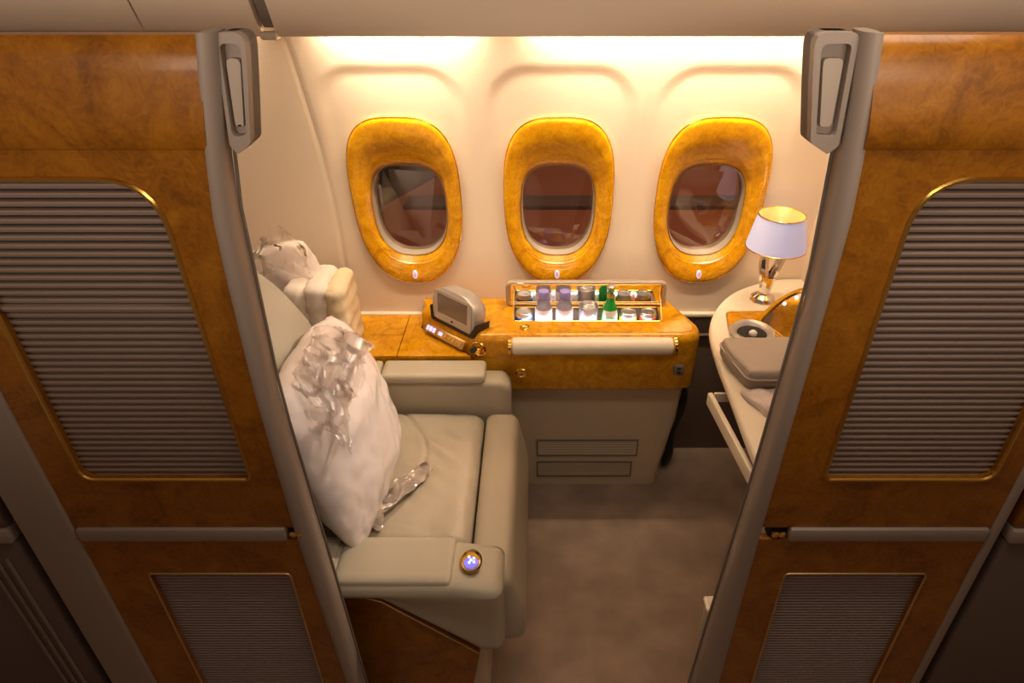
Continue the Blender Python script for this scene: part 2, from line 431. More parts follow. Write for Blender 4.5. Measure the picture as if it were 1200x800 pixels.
# ------------------------------------------------------------------ aisle partitions
def interp(t, z):
    for (a, b), (c, d) in zip(t, t[1:]):
        if z <= c: return b+(d-b)*sst(a, c, z) if False else b+(d-b)*max(0, (z-a)/(c-a))
    return t[-1][1]
EDGE = {-1: [(0, .443), (.31, .447), (.85, .463), (1.25, .478), (1.66, .464), (1.75, .446), (1.9, .418)], 1: [(0, .385), (.31, .395), (1.05, .435), (1.48, .452), (1.66, .444), (1.75, .440), (1.9, .424)]}
WOOD = {-1: [(0, .462), (.4, .466), (.95, .490), (1.30, .492), (1.6, .482), (1.75, .460), (1.9, .430)], 1: [(0, .436), (.45, .443), (.95, .450), (1.3, .458), (1.6, .465), (1.75, .456), (1.9, .438)]}
def partition(sx, lab, x_post, fold):
    """sx = -1 left of the opening, +1 right"""
    P = thing('aisle_partition', lab, 'partition', (sx*.70, .95, 0))
    T = lambda pts: [(sx*p[0], p[1]) for p in pts] if sx > 0 else [(sx*p[0], p[1]) for p in pts][::-1]
    yf = .935
    # outline follows the bowed inner edge
    edge_x = lambda z: interp(EDGE[sx], z)
    wood_x = lambda z: interp(WOOD[sx], z)
    def outl(za, zb, n=10):
        inner = [(wood_x(za+(zb-za)*i/n)+.002, za+(zb-za)*i/n) for i in range(n+1)]
        return [(x_post, zb), (x_post, za)]+inner
    up = roundpoly([(.560, 1.674, .085), (.552, 1.082, .014), (.878, 1.082, .030), (.884, 1.674, .085)], 8)
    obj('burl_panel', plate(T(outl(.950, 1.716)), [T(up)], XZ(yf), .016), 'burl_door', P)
    lo = roundpoly([(.532, .808, .012), (.532, .28, .012), (.832, .28, .012), (.838, .808, .012)], 4)
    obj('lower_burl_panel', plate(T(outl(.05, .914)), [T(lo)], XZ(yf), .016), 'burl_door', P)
    # curved header of the door face above the fold
    prof = [(1.716, 0), (1.718, -.006*fold), (1.728, -.012*fold), (1.745, -.0135*fold), (1.775, -.010*fold), (1.81, -.004*fold), (1.84, 0), (1.856, .004), (1.864, .012), (1.864, .05)]
    rings = []
    for z, dy in prof: rings.append([(sx*(wood_x(z)+.002), yf+dy, z), (sx*x_post, yf+dy, z), (sx*x_post, yf+.045, z), (sx*(wood_x(z)+.002), yf+.045, z)])
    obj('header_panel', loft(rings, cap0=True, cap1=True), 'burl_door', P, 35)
    # gold and bronze beads round the tambours
    def bead(name, loop, m, r, y): return obj(name, tube([(sx*p[0], y, p[1]) for p in loop], r, 6, True), m, P)
    bead('gold_bead', up, 'gold', .0042, yf-.001)
    bead('lower_bead', lo, 'brass', .0024, yf-.001)
    obj('backing', B(*sorted((sx*.505, sx*.92)), yf+.0235, yf+.034, .06, 1.72), 'dark', P)  # near-black sheet paints the shade into the grooves between slats
    # tambour slats, one object each
    def slatmesh(xa, xb, h, m):
        pr = [(0, .004), (.02, -.001), (.10, -.0045), (.45, -.0062), (.66, -.0052), (.74, -.001), (.76, .004)]
        bm = loft([[(x, q, p*h) for p, q in pr] for x in sorted((sx*xa, sx*xb))], cap0=True, cap1=True)
        bmesh.ops.recalc_face_normals(bm, faces=bm.faces)
        me = bpy.data.meshes.new('slat'); bm.to_mesh(me); bm.free(); me.materials.append(M[m]); return me
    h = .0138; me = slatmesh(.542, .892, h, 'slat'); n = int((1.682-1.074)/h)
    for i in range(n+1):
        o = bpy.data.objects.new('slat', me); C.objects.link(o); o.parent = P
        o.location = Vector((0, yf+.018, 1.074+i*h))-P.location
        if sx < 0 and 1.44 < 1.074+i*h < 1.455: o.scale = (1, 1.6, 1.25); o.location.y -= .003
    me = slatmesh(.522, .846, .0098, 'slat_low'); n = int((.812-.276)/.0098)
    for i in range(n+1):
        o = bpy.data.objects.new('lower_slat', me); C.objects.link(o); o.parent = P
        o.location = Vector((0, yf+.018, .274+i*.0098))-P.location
    # rail between the two leaves, with a pair of gold latch buttons
    obj('rail', B(*sorted((sx*(x_post-.005), sx*.515)), yf-.008, yf+.02, .9145, .9495, .004), 'post', P)
    lp = obj('latch_recess', B(*sorted((sx*.515, sx*.478)), yf+.010, yf+.03, .912, .952), 'dark', P)
    for dx in (.489, .503):
        obj('latch_button', lathe([(.005, .004), (.0082, -.004), (.0082, -.013), (.0035, -.017)], (sx*dx, yf+.012, .928), 12, (0, 1, 0)), 'gold', lp)
    # rounded end post along the opening
    rings = []
    for i in range(23):
        z = 1.868*i/22; e = edge_x(z); q = wood_x(z)+.004; f = min(e, q)
        rings.append([(sx*(q+.003), yf-.002, z), (sx*q, yf-.004, z), (sx*(q*.7+e*.3-.004), yf-.003, z), (sx*(q*.3+e*.7-.003), yf+.004, z), (sx*(e-.001), yf+.014, z), (sx*e, yf+.046, z), (sx*(e+.005), yf+.052, z), (sx*(q+.004), yf+.052, z), (sx*(q+.004), yf+.02, z), (sx*(q+.003), yf+.016, z)])
    obj('end_post', loft(rings, cap0=True, cap1=True), 'post', P, 50)
    # thin bead line along the opening side
    obj('edge_seal', tube([(sx*(edge_x(z)-.001), yf+.050, z) for z in [.0+1.72*i/16 for i in range(17)]], .003, 6), 'plate', P)
    # outer jamb post
    obj('jamb', B(*sorted((sx*x_post, sx*(x_post+(.11 if sx < 0 else .022)))), yf-.006, yf+.05, 0, 1.868, .008, 3), 'post', P)
    return P
PL = partition(-1, 'left burl wood aisle partition with taupe slatted panel', .945, .45)
PR = partition(1, 'right burl wood aisle partition with taupe slatted panel', .925, .8)
def housing(P, sx):
    # recessed latch housing at the head of the end post
    bt, at, bb, ab = (.430, .388, .446, .415) if sx < 0 else (.428, .368, .436, .394)   # outer and inner side at head and foot
    def hp(s_, z, k=0):     # s_ 0 = outer side, 1 = inner side
        t = (z-1.706)/.16; o_ = bb+(bt-bb)*t; i_ = ab+(at-ab)*t; return (sx*(o_+(i_-o_)*s_), z, k)
    o = roundpoly([hp(0, 1.866, .012), hp(0, 1.716, .01), hp(.35, 1.704, .004), hp(.95, 1.720, .012), hp(1, 1.80, .02), hp(1, 1.866, .016)], 4)
    inn = roundpoly([hp(.14, 1.852, .008), hp(.16, 1.728, .008), hp(.80, 1.732, .008), hp(.84, 1.852, .010)], 4)
    h = obj('latch_housing', plate(o, [inn], XZ(.955), .045), 'post', P)
    bv = h.modifiers.new('bevel', 'BEVEL'); bv.width = .004; bv.segments = 3; bv.limit_method = 'ANGLE'
    obj('housing_floor', plate(o, [], XZ(.972), .026), 'post', h)
    pd = obj('pad', plate(roundpoly([hp(.24, 1.833, .008), hp(.30, 1.742, .006), hp(.66, 1.742, .006), hp(.74, 1.833, .008)], 4), [], XZ(.960), .02), 'pad', h)
    bv = pd.modifiers.new('bevel', 'BEVEL'); bv.width = .003; bv.segments = 2; bv.limit_method = 'ANGLE'
housing(PL, -1); housing(PR, 1)
# neighbouring suites' aisle panels
for sx, lab, xa in ((-1, 'dark neighbouring suite panel beyond the left jamb', 1.075), (1, 'dark neighbouring suite panel beyond the gap right of the right partition', .965)):
    q = thing('neighbour_panel', lab, 'partition', (sx*(xa+.35), .95, 0))
    f = lambda a, b: sorted((sx*a, sx*b))
    obj('panel', B(*f(xa, xa+.7), .93, .97, .05, .912, .006), 'dado', q)
    obj('upper_panel', B(*f(xa, xa+.7), .93, .97, .952, 1.86, .006), 'burl_door' if sx > 0 else 'dado', q)
    obj('rail', B(*f(xa, xa+.7), .922, .955, .914, .950, .004), 'post', q)
    if sx < 0:
        for i in range(3): obj('ridge', tube([(-1.115-.022*i, .928, .05), (-1.115-.022*i, .928, .86)], .004, 6), 'plate', q)
    obj('gap_backing', B(*f(xa-.03, xa+.02), .97, .985, 0, 1.86), 'dark', q)

# forward suite wall on the right, rear one on the left
fw = struct(obj('wall_right', plate(roundpoly([(1.02, 0, 0), (2.26, 0, 0), (2.26, 1.62, 0), (2.0, 1.62, .1), (1.02, 1.40, .1)], 5), [], lambda u, v, d: Vector((1.0+d, u, v)), .05), 'wall'))
struct(obj('wall_left', plate(roundpoly([(1.02, 0, 0), (2.26, 0, 0), (2.26, 1.10, 0), (1.9, 1.15, .1), (1.02, 1.40, .1)], 5), [], lambda u, v, d: Vector((-1.24+d, u, v)), .05), 'wall'))

# ------------------------------------------------------------------ bar console
K = thing('bar_console', 'long burl wood drinks console with padded cream grip under the middle window', 'console', (.15, 2.05, 0))
out = roundpoly([(-.435, 2.238, 0), (-.435, 2.135, .02), (-.215, 1.940, .05), (.500, 1.940, .02), (.568, 1.952, .06), (.580, 2.02, .05), (.488, 2.238, 0)], 5)
HX0, HX1, HY0, HY1 = -.085, .445, 2.040, 2.142
hole = roundpoly([(HX0, HY0, .008), (HX1, HY0, .008), (HX1, HY1, .008), (HX0, HY1, .008)], 3)
def ins(loop, d):
    c = [Vector(p) for p in loop]; n = len(c); o = []
    for i in range(n):
        t = (c[(i+1) % n]-c[i-1]); t = t.normalized() if t.length > 1e-9 else Vector((1, 0)); nn = Vector((-t.y, t.x)); o.append(c[i]+nn*d)
    return o
def lp3(loop, z): return [(p[0], min(p[1], 2.238), z) for p in loop]
top_in = ins(out, .030)
bm = loft([lp3(ins(out, .03), .556), lp3(ins(out, .006), .558), lp3(out, .566), lp3(out, .758), lp3(ins(out, .002), .770), lp3(ins(out, .010), .782), lp3(ins(out, .019), .788), lp3(top_in, .790)], cap0=True)
obj('burl_body', bm, 'burl_lit', K, 60)
obj('burl_top', plate([(p[0], min(p[1], 2.238)) for p in top_in], [hole], XY(.7901), .004), 'burl_lit', K)
# well with liner, rails and trim round the mouth
obj('well_trim', tube([(p[0], p[1], .791) for p in hole], .0025, 6, True), 'gold', K)
wl = obj('well_liner', loft([[(p[0], p[1], z) for p in hole] for z in (.789, .655)], cap1=True), 'greenlid', K)
obj('well_rail', B(HX0, HX1, HY0+.004, HY0+.008, .735, .742), 'brass', wl)
for x in (-.012, .062, .140, .232, .300, .366): obj('well_divider', B(x-.0015, x+.0015, HY0+.006, HY1-.004, .69, .735), 'brass', wl)
# raised lid with mirror
lz = sel(0, 0, 1, 1, 1, 2, 2)
lo_ = roundpoly([(-.118, .792, .02), (.476, .792, .02), (.476, .892, .028), (-.118, .892, .028)], 6)
li_ = roundpoly([(-.102, .800, .008), (.460, .800, .008), (.460, .880, .012), (-.102, .880, .012)], 4)
lid = obj('bar_lid', plate(lo_, [li_], XZ(2.150), .016), 'pad', K)
bv = lid.modifiers.new('bevel', 'BEVEL'); bv.width = .004; bv.segments = 2; bv.limit_method = 'ANGLE'
obj('lid_back', plate(lo_, [], XZ(2.1605), .008), 'pad', lid)
obj('lid_mirror', plate(li_, [], XZ(2.158), .003), 'mirror', lid, 0)
obj('lid_trim', tube([(p[0], 2.150, p[1]) for p in li_], .003, 6, True), 'gold', lid)
obj('lid_catch', B(-.075, -.052, 2.146, 2.152, .882, .889, .002), 'white', lid)
for x in (HX0-.002, HX1+.002):
    obj('lid_stay', tube([(x, HY0+.004, .792), (x, HY0+.055, .835), (x, 2.150, .866)], .0022, 6), 'brass', K)
# padded roll on the front edge with gold end caps
rz = .757; ry = 1.927
roll = obj('padded_grip', lathe([(.020, -.0905), (.027, -.088), (.0305, -.08), (.0305, .460), (.027, .468), (.020, .4705)], (0, ry, rz), 28, (1, 0, 0)), 'cream', K, 50)
for a, b in ((-.103, -.0895), (.470, .483)):
    obj('gold_end_cap', lathe([(.028, a), (.0335, a+.002), (.0335, b-.002), (.028, b)], (0, ry, rz), 28, (1, 0, 0)), 'gold', roll)
# round buttons and sockets
def ring_button(name, c, ax, r, par, sq=1.0):
    o = obj(name, lathe([(r*.99, .004), (r, -.002), (r*.86, -.005), (r*.78, -.002), (r*.70, -.001), (r*.3, -.003), (r*.1, -.003)], (0, 0, 0), 24, ax), 'gold', None)
    for v in o.data.vertices: v.co.z *= sq; v.co += Vector(c)-origin(par)
    o.parent = par; return o
ring_button('finger_pull', (-.045, 1.994, .7905), (0, 0, -1), .019, K)
ring_button('gold_push_catch', (-.056, 1.941, .634), (0, 1, 0), .024, K, .8)
sk = obj('outlet_plate', B(.485, .523, 1.932, 1.945, .628, .672, .008), 'plate', K)
for z in (.642, .658): obj('outlet_hole', B(.497, .511, 1.930, 1.934, z-.004, z+.004, .002), 'black', sk)
# knob at the corner
kn = obj('gold_knob_ring', lathe([(.026, .006), (.030, -.004), (.026, -.008), (.021, -.004), (.019, .002)], (-.207, 1.944, .735), 28, (.35, .93, -.1)), 'gold', K)
obj('knob_barrel', lathe([(.011, .01), (.012, -.014), (.010, -.018)], (-.204, 1.938, .736), 20, (.35, .93, -.1)), 'gold', kn)
obj('knob_eye', lathe([(.010, .004), (.011, -.012), (.008, -.015)], (-.222, 1.930, .742), 20, (.35, .93, -.1)), 'black', kn)
# control strip on the slanted face below the monitor
u = Vector((.22, -.195, 0)).normalized(); nrm = Vector((-u.y*-1, 0, 0)); nrm = Vector((u.y, -u.x, 0))   # towards the seat
if nrm.y > 0: nrm = -nrm
def frame(c, up=Vector((0, 0, 1)), lean=0):
    nn = (nrm*math.cos(lean)+up*math.sin(lean)).normalized(); upv = nn.cross(u).normalized()
    if upv.z < 0: upv = -upv
    m = Matrix((u, upv, nn)).transposed().to_4x4(); m.translation = Vector(c); return m
mc = frame((-.335, 2.030, .735), lean=.7)
cs = obj('control_strip', B(-.105, .105, -.017, .017, -.006, .008, .003, 2, mc), 'brass', K)
bm = bmesh.new()
for i in range(3): box(bm, -.093+i*.017, -.081+i*.017, -.009, .009, .008, .0092, mtx=mc)
box(bm, -.028, -.008, -.007, .006, .008, .0092, mtx=mc)
o = obj('lit_digits', bm, 'led_lilac', cs); o['label'] = 'lilac lit digits'
bm = bmesh.new()
for i in range(5): box(bm, .004+i*.019, .018+i*.019, -.009, .009, .008, .0105, .001, 1, mtx=mc)
obj('strip_buttons', bm, 'gold', cs)
# grey base with two grilles
rb = []
for z, xr, yf in ((0, .500, 2.035), (.10, .505, 2.032), (.35, .545, 2.022), (.555, .556, 2.015)):
    rb.append([(p[0], p[1], z) for p in roundpoly([(-.20, 2.25, 0), (-.20, yf, .0), (xr, yf, .03), (xr, 2.25, 0)], 4)])
bs = obj('console_base', loft(rb, cap0=True, cap1=True), 'base', K)
obj('base_shadow_line', B(-.3, .54, 2.004, 2.012, .548, .556), 'dark', K)  # dark strip stands in for the shade under the burl body
for (za, zb, yy, m, xa, xb) in ((.170, .252, 2.024, 'vent', -.004, .405), (.052, .132, 2.030, 'base', -.004, .388)):
    gf = obj('vent_grille', plate([(xa, za), (xb, za), (xb, zb), (xa, zb)], [[(xa+.006, za+.006), (xb-.006, za+.006), (xb-.006, zb-.006), (xa+.006, zb-.006)]], XZ(yy-.004), .010), 'plate', K)
    obj('vent_back', B(xa+.004, xb-.004, yy+.000, yy+.003, za+.003, zb-.003), 'dark', gf)
    nb = 8
    for i in range(nb):
        z = za+.009+(zb-za-.018)*i/(nb-1); obj('vent_slat', B(xa+.006, xb-.006, yy-.0035, yy, z-.0024, z+.0021), m, gf)
tag(obj('power_cable', tube(smooth_path([(.585, 2.18, .52), (.575, 2.14, .47), (.60, 2.16, .36), (.565, 2.13, .24), (.56, 2.12, .12), (.55, 2.14, .02)], 8), lambda t: .012+.008*math.sin(t*9)**2, 8), 'black'), 'dark cable bundle hanging beside the right end of the console base', 'cable')

# low burl shelf left of the console
L = thing('side_shelf', 'low burl wood shelf with hinged lids between seat and left window', 'shelf', (-.60, 2.08, .30))
obj('shelf_body', plate([(-.74, 2.236), (-.62, 1.935), (-.235, 1.935), (-.437, 2.125), (-.437, 2.236)][::-1], [], XY(.698), .18), 'burl_lit', L)
def lid_board(pts, nm='shelf_lid'):
    o = obj(nm, plate(pts[::-1], [], XY(.711), .0115), 'burl_lit', L)
    return o
lid_board([(-.735, 2.236), (-.682, 2.080), (-.498, 2.080), (-.498, 2.236)])
lid_board([(-.679, 2.0765), (-.622, 1.934), (-.498, 1.934), (-.498, 2.0765)])
lid_board([(-.4945, 2.236), (-.4945, 1.934), (-.236, 1.934), (-.439, 2.128), (-.439, 2.236)], 'fixed_board')
ring_button('gold_latch', (-.628, 1.985, .7115), (0, 0, -1), .013, L)

# handheld monitor standing in its cradle
mo = thing('seat_monitor', 'small silver monitor with grey screen standing on the burl console', 'monitor', (-.290, 2.045, .79))
mm = frame((-.300, 2.028, .843), lean=.10) @ Matrix.Scale(1.10, 4)
def scr(loop, d0, d1, bm=None):
    bm = bm or bmesh.new()
    return plate(loop, [], lambda a, b, d: mm @ Vector((a, b, d0+d)), d1-d0, bm)
shape = roundpoly([(-.098, -.060, .012), (.098, -.060, .012), (.104, .030, .045), (.050, .064, .06), (-.050, .064, .06), (-.104, .030, .045)], 6)
bm = loft([[mm @ Vector((p[0]*s, p[1]*s, d)) for p in shape] for s, d in ((.80, -.062), (.93, -.055), (.99, -.040), (1.0, -.010), (.985, -.002), (.95, 0))], cap0=True, cap1=True)
obj('silver_case', bm, 'silver', mo, 50)
bz = obj('screen_bezel', plate(roundpoly([(-.088, -.052, .008), (.088, -.052, .008), (.088, .050, .016), (-.088, .050, .016)], 4), [[(-.070, -.030), (.070, -.030), (.070, .040), (-.070, .040)]], lambda a, b, d: mm @ Vector((a, b, .003-d)), .004), 'silver', mo)
obj('screen', scr([(-.070, -.030), (.070, -.030), (.070, .040), (-.070, .040)], -.001, .001), 'screen', mo, 0)
obj('front_button', scr([(.005*math.cos(a), -.041+.0035*math.sin(a)) for a in [2*PI*i/14 for i in range(14)]], .002, .005), 'black', mo)
bm = loft([[mm @ Vector((p[0], p[1], d)) for p in roundpoly([(-.102, -.066, .012), (.102, -.066, .012), (.108, -.015 if False else -.012, .004), (.100, -.030, .01), (.080, -.058, .01), (-.080, -.058, .01), (-.100, -.030, .01), (-.108, -.012, .004)], 3)] for d in (-.062, -.04, .004)], cap0=True, cap1=True)
obj('cradle', bm, 'black', mo, 40)

# ------------------------------------------------------------------ drinks in the well
def can(name, lab, x, y, z, body, band, g='drink cans standing in the open bar'):
    t = thing(name, lab, 'drink can', (x, y, z), g)
    obj('can_body', lathe([(.024, 0), (.030, .005), (.0315, .012), (.0315, .088), (.0312, .090)], (x, y, z), 24), body, t, 50)
    obj('can_lid', lathe([(.0314, .089), (.0300, .097), (.0268, .103), (.0275, .107), (.0262, .107), (.0245, .1035), (.001, .1035)], (x, y, z), 24), 'alu', t, 40)
    obj('pull_tab', lathe([(.0085, .1035), (.0085, .1055), (.003, .1058)], (x+.005, y-.004, z), 12), 'alu', t)
    if band: obj('can_band', lathe([(.0319, .058), (.0319, .087), (.0314, .089)], (x, y, z), 24), band, t)
    return t
zf = .700
can('drink_can', 'silver-topped can with green and blue print at the left end of the open bar', -.050, 2.088, zf, 'greencan', 'bluecan')
can('drink_can', 'green and yellow can just right of the green bottle in the bar', .330, 2.088, zf, 'greencan', 'yellow')
can('drink_can', 'silver can with red print at the right end of the open bar', .404, 2.088, zf, 'alu', 'redcan')
for x, lab in ((.022, 'clear water bottle with lilac cap, left one of the two in the bar'), (.098, 'clear water bottle with lilac cap, right one of the two in the bar')):
    t = thing('water_bottle', lab, 'bottle', (x, 2.09, zf), 'water bottles standing in the open bar')
    obj('bottle_body', lathe([(.026, 0), (.031, .006), (.031, .100), (.029, .125), (.020, .150), (.014, .163), (.014, .170)], (x, 2.09, zf), 24), 'clear', t, 50)
    obj('label', lathe([(.0315, .060), (.0315, .118), (.0305, .120)], (x, 2.09, zf), 24), 'labelp', t)
    obj('cap', lathe([(.019, .160), (.020, .164), (.020, .184), (.018, .188)], (x, 2.09, zf), 20), 'cap', t)
t = thing('glass_tumbler', 'clear tumbler of pale miniatures in the middle of the bar', 'tumbler', (.185, 2.09, zf+.03))
obj('tumbler_wall', lathe([(.028, .03), (.033, .035), (.036, .13), (.034, .13), (.031, .04), (.001, .038)], (.185, 2.09, zf), 24), 'frost', t, 50)
bm = bmesh.new()
for i in range(9):
    a = i*2.4; r = .019*math.sqrt(i/9); lathe([(.007, .04), (.0095, .045), (.0095, .105), (.006, .112), (.005, .12)], (.185+r*math.cos(a), 2.09+r*math.sin(a), zf+.008*(i % 3)), 8, None, bm)
o = obj('miniatures', bm, 'white', t)
x = .262
t = thing('green_bottle', 'green glass bottle with white oval label in the bar', 'bottle', (x, 2.085, zf))
obj('bottle_body', lathe([(.028, 0), (.0305, .006), (.0305, .105), (.027, .122), (.016, .145), (.0125, .165), (.0125, .196), (.0145, .198), (.0145, .204)], (x, 2.085, zf), 24), 'green_glass', t, 50)
obj('crown_cap', lathe([(.0155, .203), (.0155, .210), (.011, .213)], (x, 2.085, zf), 16), 'alu', t)
obj('neck_label', lathe([(.0133, .166), (.0131, .184), (.0128, .185)], (x, 2.085, zf), 20), 'brass', t)
lb = obj('label', loft([[(x+rr_*math.sin(a)*1.0, 2.085-rr_*math.cos(a), zf+z) for a in [-1.0+2.0*i/10 for i in range(11)]] for rr_, z in ((.0309, .068), (.0311, .085), (.0309, .108), (.028, .121))], closed=False), 'white', t)
bm = bmesh.new()
for i in range(6): box(bm, x-.0165+i*.0058, x-.0125+i*.0058, 2.0515, 2.0535, zf+.088, zf+.100-(i % 3)*.002)
obj('lettering', bm, 'greencan', t)
l = bpy.data.lights.new('bar_light', 'AREA'); l.shape = 'RECTANGLE'; l.size = .48; l.size_y = .012; l.energy = .6; l.color = (.90, .88, 1.0)
o = bpy.data.objects.new('bar_light', l); C.objects.link(o); o.location = (.18, 2.043, .782); o.rotation_euler = (R(62), 0, 0)

# ------------------------------------------------------------------ seat
Q = thing('suite_seat', 'wide cream leather aircraft seat facing right in the suite', 'seat', (-.45, 1.5, 0))
def cush(p, n):
    q = p.copy()
    if n.z > .3:
        c = math.exp(-((p.x+.47)/.22)**2-((p.y-1.53)/.22)**2)
        q.z += .012*c
        # curved seam and gather wrinkles near the front
        s = abs((p.x+.355+.10*((p.y-1.55)/.25)**2)); q.z -= .009*math.exp(-(s/.007)**2)
        if p.x > -.36: q.z += .006*math.sin((p.y*1.0+p.x*.8)*75)*math.exp(-((p.x+.31)/.06)**2)*math.exp(-((p.y-1.62)/.14)**2)
        q.z += .004*fbm(p, 9)
        q.z -= .010*sst(-.25, -.19, p.x)
    return q
obj('seat_cushion', rbox(-.80, -.185, 1.235, 1.825, .40, .556, .035, 120, cush), 'leather', Q, 70)
def leg(p, n):
    q = p.copy()
    q.x += (.035*math.sin(max(0, min(1, (.55-p.z)/.42))*PI*.8))*(1 if p.x > -.13 else 0)
    q.z += .002*fbm(p, 12); q.x += .003*math.sin(p.z*22)*(p.x > -.1); return q
obj('leg_rest', rbox(-.180, -.068, 1.115, 1.825, .29, .552, .030, 50, leg), 'leather', Q, 70)
bm = bmesh.new(); box(bm, -.85, -.14, 1.10, 1.90, .06, .41, .01)
obj('seat_pedestal', bm, 'base', Q)
# near armrest
def arm(p, n):
    q = p.copy()
    if p.x > -.24: q.z -= .02*sst(-.22, -.09, p.x)
    q.y += .018*sst(.60, .40, p.z)*(p.y < 1.14)
    # underside climbs towards the back
    zl = min(.545, .300+.94*max(0, -.15-p.x))
    if p.z < .56: q.z = zl+(.56-zl)*(p.z-.30)/.26
    return q
obj('armrest', rbox(-.80, -.088, 1.055, 1.225, .30, .592, .032, 44, arm), 'leather2', Q, 70)
obj('arm_pad', rbox(-.520, -.215, 1.070, 1.226, .560, .601, .018, 26), 'leather2', Q, 70)
obj('arm_pad', rbox(-.80, -.524, 1.070, 1.226, .560, .601, .016, 20), 'leather2', Q, 70)
obj('trim_line', tube([(-.60, 1.072, .545), (-.44, 1.072, .540), (-.40, 1.072, .525), (-.20, 1.074, .338), (-.16, 1.076, .298)], .0018, 6), 'brass', Q)
bm = plate([(-.75, .05), (-.20, .05), (-.16, .29), (-.20, .345), (-.42, .54), (-.75, .54)], [], XZ(1.078), .05)
obj('burl_side', bm, 'burl_door', Q)
cp = obj('control_ring', lathe([(.027, -.004), (.0290, .004), (.025, .009), (.0205, .005)], (0, 0, 0), 28, (0, -.15, 1)), 'gold', Q)
cpc = Vector((-.172, 1.140, .595))
for v in cp.data.vertices: w_ = v.co+origin(Q); w_.y *= 1.25; v.co = w_+cpc-origin(Q)
bm = lathe([(.0195, 0), (.019, .005), (.004, .007)], (-.172, 1.140, .595), 24)
for v in bm.verts: v.co.y = 1.140+(v.co.y-1.140)*1.22
obj('control_pad', bm, 'led_blue', cp)
bm = bmesh.new()
for dx, dy in ((-.006, .010), (.007, .006), (-.004, -.008), (.008, -.006), (0, 0)): lathe([(.0032, 0), (.0032, .003), (.001, .0035)], (-.172+dx, 1.14+dy, .601), 8, None, bm)
obj('control_buttons', bm, 'led_white', cp)
# far armrest
obj('far_armrest', rbox(-.80, -.092, 1.832, 1.925, .30, .668, .026, 40, lambda p, n: p+Vector((0, 0, -.02*sst(-.13, -.09, p.x)))), 'leather2', Q, 70)
obj('far_arm_pad', rbox(-.535, -.178, 1.815, 1.922, .670, .708, .016, 30), 'leather2', Q, 70)
obj('far_arm_pad', rbox(-.80, -.539, 1.815, 1.922, .670, .706, .014, 20), 'leather2', Q, 70)
# backrest with rounded top, facing +x
bo = [(1.235, .50), (1.80, .50), (1.81, .80), (1.775, .93), (1.70, 1.06), (1.60, 1.19), (1.47, 1.29), (1.33, 1.335), (1.20, 1.33), (1.12, 1.25), (1.12, .80)]
bo = [Vector((p[0], p[1])) for p in bo]; bo3 = smooth_path([(p.x, p.y, 0) for p in bo], 5, True)
cc = Vector((1.47, .85, 0))
def br(s, x): return [(x-.10*max(0, (cc+(p-cc)*s).y-.55)**1.0*.9+.05*(1-s), (cc+(p-cc)*s).x, (cc+(p-cc)*s).y) for p in bo3]
obj('backrest', loft([br(.90, -.80), br(.97, -.795), br(1, -.77), br(1.0, -.70), br(.985, -.680), br(.95, -.668), br(.7, -.668), br(.4, -.664), br(.05, -.66)], cap0=True, cap1=True), 'shell', Q, 60)

# ------------------------------------------------------------------ pillows and quilt
def pillow_bm(c, ux, vx, hw, hh, t, seed=0, wr=.010, pw=.55, n=46, grow=0, asym=1):
    c = Vector(c); ux = Vector(ux).normalized(); vx = Vector(vx); vx = (vx-ux*vx.dot(ux)).normalized(); nx = ux.cross(vx)
    bm = bmesh.new(); top = {}; bot = {}
    for s, dct in ((1, top), (-1, bot)):
        for i in range(n+1):
            for j in range(n+1):
                if s < 0 and (i in (0, n) or j in (0, n)): dct[i, j] = top[i, j]; continue
                a = -1+2*i/n; b = -1+2*j/n
                a2 = math.sin(a*PI/2)*.45+a*.55; b2 = math.sin(b*PI/2)*.45+b*.55; rd = .13 if b > 0 else .05
                k = max(0, (1-abs(a2)**2.6)*(1-abs(b2)**2.6))**pw
                sq = 1-.05*(1-a2*a2)*0
                x = a2*hw*(1-rd*abs(b2)**3); y = b2*hh*(1-rd*abs(a2)**3)
                p = c+ux*x+vx*y+nx*(s*t*k)
                d = fbm(p+Vector((seed, 0, 0)), 6, 4)*wr*2+abs(noise.noise((p+Vector((seed, 3, 0)))*17))*wr
                p += nx*s*d*min(1, k*2.5+.15)+nx*s*grow
                p += (ux*fbm(p+Vector((9, seed, 0)), 14)+vx*fbm(p+Vector((seed, 9, 0)), 14))*.006*(1-k)
                dct[i, j] = bm.verts.new(p)
        for i in range(n):
            for j in range(n):
                q = [dct[i, j], dct[i+1, j], dct[i+1, j+1], dct[i, j+1]]
                try: bm.faces.new(q if s > 0 else q[::-1])
                except ValueError: pass
    return bm
pl = thing('wrapped_pillow', 'large white pillow in clear plastic wrap leaning on the seat', 'pillow', (-.53, 1.47, .57))
obj('pillow', pillow_bm((-.555, 1.470, .790), (0, 1, -.07), (-.30, -.06, .95), .285, .262, .100, 2, .0065, n=70), 'pillow', pl, 80)
